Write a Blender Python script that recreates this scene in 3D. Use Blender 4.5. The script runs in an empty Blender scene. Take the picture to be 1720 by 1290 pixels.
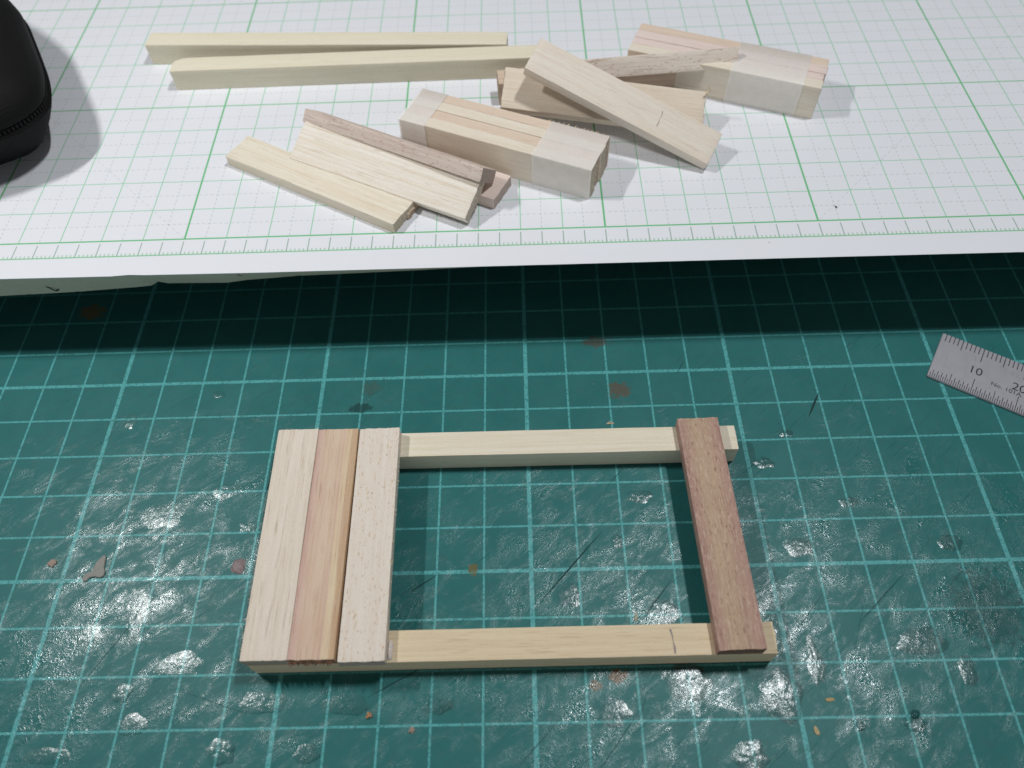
import bpy, bmesh, math, random
from mathutils import Vector, Matrix, noise

# ------------------------------------------------------------------ camera, world, lamps, exposure
S = 0.001                                   # everything below is written in millimetres
sc = bpy.context.scene
COL = sc.collection
CAM_POS = (99.306, -107.226, 157.561)
CAM_R = ((0.99955303, -0.0138813, -0.0264772),
         (-0.02620103, -0.83324909, -0.55227662),
         (-0.01439578, 0.5527235, -0.83324036))
cd = bpy.data.cameras.new('camera')
cd.sensor_fit = 'HORIZONTAL'
cd.sensor_width = 36.0
cd.lens = 36.0 * 1296.494 / 1720.0
cd.clip_start = 0.005
cd.clip_end = 20.0
cd.dof.use_dof = True
cd.dof.focus_distance = 0.172
cd.dof.aperture_fstop = 15.0
cam = bpy.data.objects.new('camera', cd)
COL.objects.link(cam)
r0, r1, r2 = (Vector(v) for v in CAM_R)
m3 = Matrix((r0, -r1, -r2)).transposed()
cam.matrix_world = Matrix.Translation(Vector(CAM_POS) * S) @ m3.to_4x4()
sc.camera = cam

w = bpy.data.worlds.new('World')
sc.world = w
w.use_nodes = True
bg = w.node_tree.nodes['Background']
bg.inputs['Color'].default_value = (0.93, 0.97, 1.0, 1)
bg.inputs['Strength'].default_value = 0.07

def lamp(name, pos, watts, color, length, width):
    # a short LED bar, its long side across the bench
    l = bpy.data.lights.new(name, 'AREA')
    l.shape = 'RECTANGLE'
    l.size, l.size_y = length * S, width * S
    l.energy = watts
    l.color = color
    o = bpy.data.objects.new(name, l)
    o.location = Vector(pos) * S
    o.rotation_euler = (Vector((95, 0, 0)) - Vector(pos)).to_track_quat('-Z', 'Y').to_euler()
    COL.objects.link(o)
    return o

lamp('desk_lamp_light', (-116, 47, 300), 0.51, (1.0, 0.985, 0.97), 46, 5)
lamp('desk_lamp_light', (285, 78, 600), 1.80, (0.97, 0.985, 1.0), 70, 8)

# unseen soft fill added low behind the camera to lift front faces, no window
rl = bpy.data.lights.new('front_fill_light', 'AREA')
rl.shape = 'RECTANGLE'
rl.size, rl.size_y = 1.6, 0.7
rl.energy = 5.2
rl.color = (0.96, 0.98, 1.0)
ro = bpy.data.objects.new('front_fill_light', rl)
ro.location = (0.1, -1.9, 0.36)
ro.rotation_euler = (math.radians(80), 0, 0)
COL.objects.link(ro)

sc.view_settings.view_transform = 'Standard'
sc.view_settings.look = 'None'
sc.view_settings.exposure = 0.0
sc.view_settings.gamma = 1.0
sc.view_settings.use_curve_mapping = False
sc.render.engine = 'CYCLES'
sc.cycles.max_bounces = 8
sc.cycles.transparent_max_bounces = 12
sc.cycles.sample_clamp_indirect = 4.0

# ------------------------------------------------------------------ node helper
class NT:
    def __init__(self, name):
        self.mat = bpy.data.materials.new(name)
        self.mat.use_nodes = True
        self.t = self.mat.node_tree
        self.t.nodes.clear()
        self.out = self.t.nodes.new('ShaderNodeOutputMaterial')
        tc = self.t.nodes.new('ShaderNodeTexCoord')
        self.obj = self.vmath('SCALE', tc.outputs['Object'], scale=1000.0)
        s = self.t.nodes.new('ShaderNodeSeparateXYZ')
        self.t.links.new(self.obj, s.inputs[0])
        self.x, self.y, self.z = s.outputs

    def put(self, sock, v):
        if isinstance(v, bpy.types.NodeSocket):
            self.t.links.new(v, sock)
        elif v is not None:
            if sock.type == 'RGBA' and len(v) == 3:
                v = (*v, 1)
            sock.default_value = v

    def m(self, op, a, b=None, c=None, clamp=False):
        n = self.t.nodes.new('ShaderNodeMath')
        n.operation = op
        n.use_clamp = clamp
        for i, v in enumerate((a, b, c)):
            self.put(n.inputs[i], v)
        return n.outputs[0]

    def vmath(self, op, a, b=None, scale=None):
        n = self.t.nodes.new('ShaderNodeVectorMath')
        n.operation = op
        self.put(n.inputs[0], a)
        if b is not None:
            self.put(n.inputs[1], b)
        if scale is not None:
            n.inputs['Scale'].default_value = scale
        return n.outputs[0]

    def vec(self, x, y, z):
        n = self.t.nodes.new('ShaderNodeCombineXYZ')
        for i, v in enumerate((x, y, z)):
            self.put(n.inputs[i], v)
        return n.outputs[0]

    def stretch(self, sx, sy, sz, off=(0, 0, 0)):
        return self.vmath('ADD', self.vmath('MULTIPLY', self.obj, (sx, sy, sz)), off)

    def noise(self, v=None, scale=1.0, detail=3.0, rough=0.55, dist=0.0):
        n = self.t.nodes.new('ShaderNodeTexNoise')
        self.put(n.inputs['Vector'], v if v is not None else self.obj)
        n.inputs['Scale'].default_value = scale
        n.inputs['Detail'].default_value = detail
        n.inputs['Roughness'].default_value = rough
        n.inputs['Distortion'].default_value = dist
        return n.outputs[0]

    def voro(self, v=None, scale=1.0, feature='F1'):
        n = self.t.nodes.new('ShaderNodeTexVoronoi')
        n.feature = feature
        self.put(n.inputs['Vector'], v if v is not None else self.obj)
        n.inputs['Scale'].default_value = scale
        return n.outputs['Distance']

    def step(self, v, lo, hi):
        n = self.t.nodes.new('ShaderNodeMapRange')
        n.interpolation_type = 'SMOOTHSTEP'
        self.put(n.inputs['Value'], v)
        n.inputs['From Min'].default_value = lo
        n.inputs['From Max'].default_value = hi
        return n.outputs[0]

    def mix(self, f, a, b, kind='MIX'):
        n = self.t.nodes.new('ShaderNodeMix')
        n.data_type = 'RGBA'
        n.blend_type = kind
        self.put(n.inputs[0], f)
        self.put(n.inputs[6], a)
        self.put(n.inputs[7], b)
        return n.outputs[2]

    def ramp(self, v, stops):
        n = self.t.nodes.new('ShaderNodeValToRGB')
        e = n.color_ramp.elements
        while len(e) < len(stops):
            e.new(0.5)
        for el, (p, c) in zip(e, stops):
            el.position = p
            el.color = (*c, 1)
        self.put(n.inputs[0], v)
        return n.outputs[0]

    def line(self, v, period, width, soft=0.06):
        d = self.m('PINGPONG', v, period / 2)
        return self.m('SUBTRACT', 1.0, self.step(d, width / 2 - soft, width / 2 + soft))

    def mask(self, *a):
        r = a[0]
        for b in a[1:]:
            r = self.m('MULTIPLY', r, b)
        return r

    def bump(self, h, dist_mm, strength=1.0, normal=None):
        n = self.t.nodes.new('ShaderNodeBump')
        n.inputs['Strength'].default_value = strength
        n.inputs['Distance'].default_value = dist_mm * S
        self.put(n.inputs['Height'], h)
        if normal is not None:
            self.put(n.inputs['Normal'], normal)
        return n.outputs[0]

    def principled(self, color, rough=0.6, spec=0.4, metallic=0.0, normal=None, alpha=None, **kw):
        n = self.t.nodes.new('ShaderNodeBsdfPrincipled')
        self.put(n.inputs['Base Color'], color)
        self.put(n.inputs['Roughness'], rough)
        self.put(n.inputs['Specular IOR Level'], spec)
        self.put(n.inputs['Metallic'], metallic)
        if normal is not None:
            self.put(n.inputs['Normal'], normal)
        if alpha is not None:
            self.put(n.inputs['Alpha'], alpha)
        for k, v in kw.items():
            self.put(n.inputs[k], v)
        self.t.links.new(n.outputs[0], self.out.inputs['Surface'])
        return n

# ------------------------------------------------------------------ object helpers
def tag(o, label=None, cat=None, group=None, kind=None):
    for k, v in (('label', label), ('category', cat), ('group', group), ('kind', kind)):
        if v:
            o[k] = v
    return o

def link(name, mesh, mats, parent=None, loc=(0, 0, 0), rot=(0, 0, 0)):
    o = bpy.data.objects.new(name, mesh)
    COL.objects.link(o)
    for m in (mats if isinstance(mats, (list, tuple)) else [mats]):
        mesh.materials.append(m)
    o.location = Vector(loc) * S
    o.rotation_euler = rot
    if parent:
        o.parent = parent
    return o

def empty(name, loc, rot=(0, 0, 0)):
    o = bpy.data.objects.new(name, None)
    o.empty_display_size = 0.01
    o.location = Vector(loc) * S
    o.rotation_euler = rot
    COL.objects.link(o)
    return o

def to_mesh(bm, name, smooth=None):
    bmesh.ops.scale(bm, vec=(S, S, S), verts=bm.verts)
    me = bpy.data.meshes.new(name)
    bm.normal_update()
    bm.to_mesh(me)
    bm.free()
    if smooth is not None:
        for p in me.polygons:
            p.use_smooth = True
        me.set_sharp_from_angle(angle=math.radians(smooth))
    return me

def rad(y, p=0, r=0):                       # yaw, pitch, roll in degrees to Blender's XYZ euler
    return (math.radians(r), math.radians(p), math.radians(y))

def wood_bm(L, W, H, seed, ragged=0.18, wob=0.05, bevel=0.22, round_corner=None):
    """a sawn strip, length on x, lying on z = 0, with slightly uneven faces and rough saw cuts"""
    rnd = random.Random(seed)
    bm = bmesh.new()
    if round_corner:
        r = round_corner
        pts = [(-L / 2, -W / 2), (L / 2, -W / 2), (L / 2, W / 2)]
        pts += [(-L / 2 + r * 1.6 - r * 1.6 * math.sin(a), W / 2 - r + r * math.cos(a)) for a in [math.pi / 2 * i / 8 for i in range(9)]]
        f = bm.faces.new([bm.verts.new((x, y, 0)) for x, y in pts])
        g = bmesh.ops.extrude_face_region(bm, geom=[f])
        bmesh.ops.translate(bm, vec=(0, 0, H), verts=[v for v in g['geom'] if isinstance(v, bmesh.types.BMVert)])
        bmesh.ops.recalc_face_normals(bm, faces=bm.faces)
    else:
        bmesh.ops.create_cube(bm, size=1)
        bmesh.ops.scale(bm, vec=(L, W, H), verts=bm.verts)
        bmesh.ops.translate(bm, vec=(0, 0, H / 2), verts=bm.verts)
    bmesh.ops.bevel(bm, geom=[e for e in bm.edges if e.calc_face_angle(0) > 0.8], offset=bevel, segments=2, affect='EDGES', profile=0.6)
    def slices(axis, n, a, b):
        for i in range(1, n):
            p = [0, 0, 0]
            no = [0, 0, 0]
            p[axis] = a + (b - a) * i / n
            no[axis] = 1
            bmesh.ops.bisect_plane(bm, geom=bm.verts[:] + bm.edges[:] + bm.faces[:], plane_co=p, plane_no=no)
    slices(0, max(6, int(L / 2.2)), -L / 2, L / 2)
    slices(1, max(3, int(W / 0.5)), -W / 2, W / 2)
    slices(2, max(2, int(H / 1.2)), 0, H)
    for v in bm.verts:
        c = v.co.copy()
        n = noise.noise_vector(Vector((c.x * 0.12 + seed * 7.3, c.y * 0.25, c.z * 0.25))) * wob
        n2 = noise.noise_vector(Vector((c.x * 0.6 + seed * 3.1, c.y * 0.7, c.z * 0.7 + 9))) * wob * 0.5
        v.co += Vector((0, n.y + n2.y, n.z + n2.z))
        d = L / 2 - abs(c.x)
        if d < 0.5:
            k = noise.noise(Vector((c.y * 0.6, c.z * 0.9 + 4, seed * 5.7 + c.x))) * 0.9 + noise.noise(Vector((c.y * 3.7, c.z * 2.9 + 4, seed * 2.7 + c.x))) * 0.5 + rnd.uniform(-0.15, 0.15)
            v.co.x += math.copysign(1, c.x) * k * ragged
        if v.co.z < 0:
            v.co.z = 0
    return bm

def wood(name, dims, loc, ypr, mats, seed, parent=None, **kw):
    bm = wood_bm(*dims, seed, **kw)
    bm.normal_update()
    for f in bm.faces:
        f.material_index = 1 if abs(f.normal.x) > 0.7 else 0
    o = link(name, to_mesh(bm, name, 38), mats, parent, loc, rad(*ypr))
    return o

def fibres(name, parent, mat, pts, seed, length=(0.4, 1.1), thick=0.07):
    """loose wood fibres: pts = list of (point, direction) in the parent's millimetres"""
    rnd = random.Random(seed)
    bm = bmesh.new()
    for p, d in pts:
        p, d = Vector(p), Vector(d).normalized()
        d = (d + Vector((rnd.uniform(-.5, .5), rnd.uniform(-.5, .5), rnd.uniform(-.3, .6)))).normalized()
        ln = rnd.uniform(*length)
        a = d.orthogonal().normalized()
        b = d.cross(a)
        rings = []
        for i, k in enumerate((0, 0.5, 0.85)):
            c = p + d * ln * k + Vector((0, 0, 0.12 * ln * k * k * rnd.uniform(-1, 1)))
            r = thick * (1 - 0.6 * k)
            rings.append([bm.verts.new(c + (a * math.cos(t) + b * math.sin(t)) * r) for t in (0, 2.1, 4.2)])
        tip = bm.verts.new(p + d * ln)
        for q0, q1 in zip(rings, rings[1:]):
            for j in range(3):
                bm.faces.new((q0[j], q0[(j + 1) % 3], q1[(j + 1) % 3], q1[j]))
        for j in range(3):
            bm.faces.new((rings[-1][j], rings[-1][(j + 1) % 3], tip))
    o = link(name, to_mesh(bm, name), mat, parent)
    return tag(o, kind='stuff')

# ------------------------------------------------------------------ wood materials
def wood_mat(name, light, dark, seed, pore=0.35, pore_col=(0.42, 0.30, 0.18), bands=None, width=9.0, fleck=0.0, streak=1.0, axis='y', dust=0.0):
    t = NT(name)
    off = (seed * 13.7, seed * 5.1, seed * 3.3)
    v1 = t.stretch(0.022, 1.3, 1.3, off)
    warp = t.noise(t.stretch(0.05, 0.3, 0.3, off), 1.0, 2.0)
    v1 = t.vmath('ADD', v1, t.vec(0.0, t.m('MULTIPLY', warp, 0.8), 0.0))
    s = t.noise(v1, 1.0, 5.0, 0.62)
    base = t.mix(t.m('MULTIPLY', t.step(s, 0.36, 0.68), streak), light, dark)
    if bands:
        src = t.y if axis == 'y' else t.z
        pos = t.m('ADD', t.m('DIVIDE', src, width), 0.5)
        pos = t.m('ADD', pos, t.m('MULTIPLY', t.m('SUBTRACT', s, 0.5), 0.16))
        bcol = t.ramp(pos, bands)
        base = t.mix(0.86, base, bcol)
        base = t.mix(t.m('MULTIPLY', t.step(s, 0.45, 0.7), 0.28), base, dark)
    # pores: short dark dashes along the grain
    p = t.noise(t.stretch(0.13, 3.0, 3.0, off), 1.0, 2.0, 0.5)
    pm = t.m('MULTIPLY', t.step(p, 0.58, 0.70), pore)
    base = t.mix(pm, base, pore_col)
    if fleck:
        q = t.noise(t.stretch(0.9, 2.6, 2.6, off), 1.0, 1.0)
        base = t.mix(t.m('MULTIPLY', t.step(q, 0.62, 0.72), fleck), base, pore_col)
    if dust:
        q = t.noise(t.stretch(0.55, 2.2, 2.2, (off[0] + 5, off[1], off[2])), 1.0, 3.0, 0.65)
        base = t.mix(t.m('MULTIPLY', t.step(q, 0.50, 0.66), dust), base, (0.66, 0.52, 0.40))
    tone = t.noise(t.stretch(0.08, 0.16, 0.16, off), 1.0, 2.0)
    base = t.mix(t.m('MULTIPLY', t.step(tone, 0.35, 0.75), 0.22), base, dark)
    grit = t.noise(None, 3.2, 3.0, 0.7)
    base = t.mix(t.m('MULTIPLY', t.step(grit, 0.4, 0.8), 0.16), base, (0.25, 0.2, 0.15))
    h = t.m('ADD', t.m('MULTIPLY', s, 0.5), t.m('ADD', t.m('MULTIPLY', p, 0.6), t.m('MULTIPLY', grit, 0.35)))
    t.principled(base, 0.72, 0.25, normal=t.bump(h, 0.16, 0.55))
    # end grain
    e = NT(name + '_end')
    g = e.noise(e.stretch(0.2, 2.4, 2.4, off), 1.0, 4.0, 0.7)
    g2 = e.voro(e.stretch(0.2, 3.0, 3.0, off), 1.0)
    dk = tuple(c * 0.62 for c in dark)
    col = e.mix(e.step(g, 0.3, 0.7), tuple(c * 0.86 for c in light), dk)
    col = e.mix(e.m('MULTIPLY', e.step(g2, 0.1, 0.5), 0.3), dk, col)
    e.principled(col, 0.9, 0.1, normal=e.bump(e.m('ADD', g, g2), 0.3, 0.7))
    return [t.mat, e.mat]

CREAM = (0.72, 0.60, 0.44)
CREAM_D = (0.58, 0.44, 0.28)
PALE = (0.74, 0.64, 0.50)
PALE_D = (0.66, 0.56, 0.45)
W_cream = wood_mat('wood_cream', CREAM, CREAM_D, 1, pore=0.25)
W_pale = wood_mat('wood_pale', (0.8, 0.72, 0.62), (0.73, 0.64, 0.53), 2, pore=0.6, pore_col=(0.46, 0.36, 0.26), dust=0.0)
W_pale2 = wood_mat('wood_pale_flecked', (0.81, 0.735, 0.65), (0.77, 0.68, 0.585), 3, pore=0.3, fleck=0.8, pore_col=(0.58, 0.44, 0.28))
W_pink = wood_mat('wood_pink', (0.62, 0.40, 0.29), (0.50, 0.29, 0.20), 4, pore=0.4, pore_col=(0.36, 0.17, 0.11),
                  dust=0.3, bands=[(0.0, (0.60, 0.41, 0.36)), (0.09, (0.66, 0.48, 0.41)), (0.20, (0.71, 0.56, 0.43)), (0.50, (0.73, 0.59, 0.445)), (0.64, (0.72, 0.57, 0.43)), (0.68, (0.69, 0.51, 0.41)),
                         (0.71, (0.80, 0.68, 0.47)), (0.83, (0.79, 0.67, 0.45)), (0.88, (0.62, 0.46, 0.29)), (0.95, (0.58, 0.42, 0.25)), (1.0, (0.52, 0.36, 0.21))])
W_dark = wood_mat('wood_walnut', (0.44, 0.31, 0.22), (0.36, 0.225, 0.18), 5, pore=0.4, pore_col=(0.24, 0.115, 0.10), fleck=0.7,
                  bands=[(0.0, (0.41, 0.25, 0.215)), (0.14, (0.46, 0.30, 0.235)), (0.34, (0.52, 0.385, 0.26)), (0.6, (0.51, 0.37, 0.255)), (0.86, (0.46, 0.30, 0.235)), (1.0, (0.40, 0.24, 0.215))], dust=0.5)
W_rail_a = wood_mat('wood_rail_far', (0.82, 0.76, 0.63), (0.77, 0.69, 0.53), 6, pore=0.15)
W_rail_b = wood_mat('wood_rail_near', (0.77, 0.65, 0.46), (0.69, 0.56, 0.37), 7, pore=0.4, pore_col=(0.40, 0.26, 0.13))
W_stick = wood_mat('wood_stick', (0.81, 0.77, 0.62), (0.77, 0.7, 0.53), 8, pore=0.15)
W_c = wood_mat('wood_offcut_front', (0.84, 0.79, 0.67), (0.77, 0.68, 0.53), 9, pore=0.35, pore_col=(0.5, 0.36, 0.2))
W_d = wood_mat('wood_offcut_bright', (0.9, 0.86, 0.78), (0.8, 0.71, 0.58), 10, pore=0.45, pore_col=(0.52, 0.37, 0.22))
W_e = wood_mat('wood_offcut_mauve', (0.74, 0.64, 0.56), (0.6, 0.47, 0.41), 11, pore=0.5, pore_col=(0.28, 0.15, 0.12), fleck=0.5)
W_f = wood_mat('wood_offcut_rosy', (0.78, 0.65, 0.59), (0.72, 0.59, 0.52), 12, pore=0.3)
W_h = wood_mat('wood_offcut_leaning', (0.8, 0.74, 0.65), (0.76, 0.67, 0.56), 13, pore=0.3, pore_col=(0.45, 0.32, 0.22))
W_i = wood_mat('wood_offcut_tan', (0.78, 0.69, 0.57), (0.73, 0.62, 0.5), 14, pore=0.3)
W_k = wood_mat('wood_offcut_sawn', (0.83, 0.75, 0.67), (0.76, 0.66, 0.57), 15, pore=0.5, fleck=0.6, pore_col=(0.34, 0.22, 0.15))
W_l = wood_mat('wood_offcut_brown', (0.68, 0.54, 0.42), (0.6, 0.46, 0.35), 16, pore=0.3)
W_tan = wood_mat('wood_block_tan', (0.77, 0.64, 0.52), (0.72, 0.57, 0.45), 17, pore=0.3)
W_lamcream = wood_mat('wood_block_cream', (0.82, 0.755, 0.645), (0.77, 0.68, 0.55), 18, pore=0.25)
W_lampink = wood_mat('wood_block_pink', (0.82, 0.69, 0.64), (0.77, 0.63, 0.575), 19, pore=0.25)
W_lamfront = wood_mat('wood_block_front', (0.58, 0.46, 0.34), (0.46, 0.34, 0.25), 20, pore=0.4)

fib = NT('wood_fibre')
fib.principled((0.66, 0.54, 0.38), 0.8, 0.15)
FIB = fib.mat
fib2 = NT('wood_fibre_brown')
fib2.principled((0.26, 0.13, 0.08), 0.8, 0.15)
FIB2 = fib2.mat

# ------------------------------------------------------------------ table under everything
t = NT('table_top')
s = t.noise(t.stretch(0.004, 0.06, 0.06), 1.0, 4.0)
t.principled(t.mix(s, (0.16, 0.11, 0.07), (0.24, 0.17, 0.11)), 0.5, 0.4)
bm = bmesh.new()
bmesh.ops.create_cube(bm, size=1)
bmesh.ops.scale(bm, vec=(900, 700, 25), verts=bm.verts)
tag(link('table_top', to_mesh(bm, 'table_top'), t.mat, loc=(100, 40, -3.0 - 12.5)), kind='structure')

# ------------------------------------------------------------------ green cutting mat
def mat_material():
    t = NT('cutting_mat_print')
    x, y = t.x, t.y
    wob = t.noise(None, 1.3, 2.0)
    wob2 = t.noise(t.stretch(1, 1, 1, (31, 17, 0)), 1.3, 2.0)
    xx = t.m('ADD', x, t.m('MULTIPLY', t.m('SUBTRACT', wob, 0.5), 0.10))
    yy = t.m('ADD', y, t.m('MULTIPLY', t.m('SUBTRACT', wob2, 0.5), 0.10))
    thin = t.m('MAXIMUM', t.line(xx, 10, 0.44, 0.09), t.line(yy, 10, 0.44, 0.09))
    thick = t.m('MAXIMUM', t.line(xx, 50, 0.92, 0.09), t.line(yy, 50, 0.80, 0.09))
    ln = t.m('MAXIMUM', thin, thick)
    # the print is chipped and cut through
    chip = t.noise(t.stretch(1, 1, 1, (3, 3, 3)), 2.2, 4.0, 0.65)
    big = t.noise(None, 0.05, 3.0)
    ln = t.m('MULTIPLY', ln, t.m('SUBTRACT', 1.0, t.m('MULTIPLY', t.step(chip, 0.47, 0.64), 0.7)))
    rot = t.vec(t.m('ADD', t.m('MULTIPLY', x, 0.62), t.m('MULTIPLY', y, -0.78)), t.m('ADD', t.m('MULTIPLY', x, 0.78), t.m('MULTIPLY', y, 0.62)), 0.0)
    cuts = t.noise(t.vmath('MULTIPLY', rot, (1.6, 0.035, 1)), 1.6, 4.0, 0.7)
    cutm = t.step(cuts, 0.60, 0.70)
    rot2 = t.vec(t.m('ADD', t.m('MULTIPLY', x, 0.9), t.m('MULTIPLY', y, -0.43)), t.m('ADD', t.m('MULTIPLY', x, 0.43), t.m('MULTIPLY', y, 0.9)), 3.0)
    cuts2 = t.noise(t.vmath('MULTIPLY', rot2, (1.9, 0.03, 1)), 1.3, 4.0, 0.7)
    cutm2 = t.step(cuts2, 0.64, 0.72)
    wearzone = t.step(t.noise(None, 0.022, 2.0), 0.28, 0.55)
    cutall = t.m('MULTIPLY', t.m('MAXIMUM', cutm, t.m('MULTIPLY', cutm2, 0.8)), wearzone)
    ln = t.m('MULTIPLY', ln, t.m('SUBTRACT', 1.0, t.m('MULTIPLY', cutall, 0.8)))
    n1 = t.noise(None, 0.10, 4.0, 0.6)
    n2 = t.noise(t.stretch(1, 1, 1, (50, 0, 0)), 0.5, 4.0, 0.6)
    col = t.mix(t.step(n1, 0.3, 0.7), (0.021, 0.144, 0.142), (0.029, 0.160, 0.157))
    col = t.mix(t.m('MULTIPLY', t.step(n2, 0.45, 0.75), 0.30), col, (0.045, 0.115, 0.110))
    scuff = t.noise(t.vmath('MULTIPLY', rot, (1.0, 0.18, 1)), 0.55, 5.0, 0.65)
    col = t.mix(t.m('MULTIPLY', t.step(scuff, 0.55, 0.75), 0.18), col, (0.07, 0.15, 0.145))
    col = t.mix(t.m('MULTIPLY', cutall, 0.6), col, (0.010, 0.06, 0.06))
    col = t.mix(t.m('MULTIPLY', ln, 0.93), col, (0.105, 0.41, 0.415))
    # rusty and dark spills
    def spot(cx, cy, rx, ry, c, amt, seed):
        nonlocal col
        d = t.vmath('MULTIPLY', t.vmath('SUBTRACT', t.obj, (cx, cy, 0)), (1 / rx, 1 / ry, 0))
        ln_ = t.t.nodes.new('ShaderNodeVectorMath')
        ln_.operation = 'LENGTH'
        t.put(ln_.inputs[0], d)
        nn = t.noise(t.stretch(1, 1, 1, (seed, 0, 0)), 0.7, 4.0, 0.7)
        k = t.m('ADD', ln_.outputs['Value'], t.m('MULTIPLY', t.m('SUBTRACT', nn, 0.5), 2.4))
        col = t.mix(t.m('MULTIPLY', t.m('SUBTRACT', 1.0, t.step(k, 0.62, 0.95)), amt), col, c)
    rust = (0.20, 0.085, 0.022)
    spot(-14.7, 23.6, 4, 3, (0.22, 0.12, 0.02), 0.6, 1)
    spot(122.6, -5.3, 3.2, 2.6, (0.12, 0.075, 0.045), 0.7, 2)
    spot(111.8, -73.3, 1.6, 1.2, rust, 0.55, 3)
    spot(116.3, -71.8, 2.0, 1.6, rust, 0.7, 4)
    spot(87.7, -49.3, 1.3, 1.6, (0.16, 0.12, 0.03), 0.8, 5)
    spot(62, -3, 3, 2.4, (0.07, 0.085, 0.06), 0.4, 6)
    spot(118, 9.5, 4, 2, (0.10, 0.05, 0.03), 0.6, 7)
    spot(192, -60, 9, 9, (0.02, 0.06, 0.06), 0.5, 9)
    spot(60, -8.6, 3.4, 1.6, (0.012, 0.05, 0.05), 0.8, 10)
    # relief: fine leathery grain, knife scars, smears of dried glue
    gm = t.noise(t.vmath('MULTIPLY', rot, (1.0, 0.5, 1)), 0.28, 8.0, 0.74, 0.6)
    region = t.noise(t.stretch(1, 1, 1, (0, 0, 9)), 0.05, 2.0)
    lower = t.step(t.m('ADD', y, t.m('MULTIPLY', t.m('SUBTRACT', big, 0.5), 60)), 5, -45)
    gsum = t.m('ADD', gm, t.m('ADD', t.m('MULTIPLY', t.m('SUBTRACT', region, 0.5), 0.5), t.m('MULTIPLY', lower, 0.15)))
    glue = t.step(gsum, 0.57, 0.80)
    crin = t.noise(t.stretch(1, 1, 1, (0, 44, 0)), 1.5, 2.5, 0.6, 1.0)
    ridg = t.m('ABSOLUTE', t.m('SUBTRACT', t.noise(t.stretch(1, 1, 1, (20, 4, 0)), 0.9, 2.0, 0.6, 1.2), 0.5))
    hgt = t.m('ADD', t.m('MULTIPLY', cutall, -0.16), t.m('MULTIPLY', t.noise(None, 0.55, 3.0), 0.14))
    brush = t.noise(t.vmath('MULTIPLY', rot, (1.0, 0.12, 1)), 1.8, 3.0, 0.6)
    hgt = t.m('ADD', hgt, t.m('MULTIPLY', brush, 0.13))
    gl_h = t.m('ADD', t.m('MULTIPLY', crin, 0.55), t.m('MULTIPLY', ridg, 1.0))
    hgt = t.m('ADD', hgt, t.m('MULTIPLY', glue, gl_h))
    rough = t.m('SUBTRACT', 0.43, t.m('MULTIPLY', glue, 0.27))
    t.principled(col, rough, t.m('ADD', 0.16, t.m('MULTIPLY', glue, 0.36)), normal=t.bump(hgt, 0.09, 1.0))
    return t.mat

bm = bmesh.new()
bmesh.ops.create_cube(bm, size=1)
bmesh.ops.scale(bm, vec=(450, 300, 3), verts=bm.verts)
bmesh.ops.translate(bm, vec=(105, 20, -1.5), verts=bm.verts)
bmesh.ops.bevel(bm, geom=bm.edges[:], offset=0.3, segments=2, affect='EDGES')
MAT = tag(link('cutting_mat', to_mesh(bm, 'cutting_mat', 30), mat_material()),
          'scarred green self healing cutting mat printed with a pale turquoise square grid', 'cutting mat')

ct = NT('knife_cut_dark')
ct.principled((0.010, 0.045, 0.044), 0.7, 0.2)
def cut(pts, width):
    bm = bmesh.new()
    vs = []
    n = len(pts)
    for i, (x, y) in enumerate(pts):
        a = Vector(pts[max(0, i - 1)])
        b = Vector(pts[min(n - 1, i + 1)])
        d = (b - a).normalized()
        k = width * (0.15 + 0.85 * math.sin(math.pi * (i + 0.15) / (n - 0.7))) / 2
        vs.append((bm.verts.new((x - d.y * k, y + d.x * k, 0.012)), bm.verts.new((x + d.y * k, y - d.x * k, 0.012))))
    for p, q in zip(vs, vs[1:]):
        bm.faces.new((p[1], q[1], q[0], p[0]))
    return link('knife_cut', to_mesh(bm, 'knife_cut'), ct.mat, MAT)
def wavy(a, b, amp, n, seed):
    r = random.Random(seed)
    d = Vector(b) - Vector(a)
    nrm = Vector((-d.y, d.x)).normalized()
    return [tuple(Vector(a) + d * i / n + nrm * amp * r.uniform(-1, 1)) for i in range(n + 1)]
for i, (a, b, wd) in enumerate([((115.6, -41.6), (101.6, -56.9), 0.34), ((170.2, -7.5), (166.3, -14.2), 0.55), ((20.8, -53.6), (9.0, -74.0), 0.13),
                                ((79.5, -68.5), (67.5, -74.8), 0.20), ((129.4, -52.5), (122.5, -60.5), 0.22), ((30.5, -72.8), (45, -77.5), 0.09),
                                ((104, -80), (96.5, -87.5), 0.14), ((120, -78), (110, -90), 0.14), ((178, -52), (166, -62), 0.16),
                                ((41.0, -27.0), (40.4, -31.5), 0.22), ((74.5, -54.2), (80, -50.6), 0.3), ((137, -1), (139.5, 3), 0.18),
                                ((118, -30.4), (121.5, -26.5), 0.14), ((160, -56), (152.5, -64), 0.13)]):
    cut(wavy(a, b, 0.03, 9, i), wd)

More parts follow.
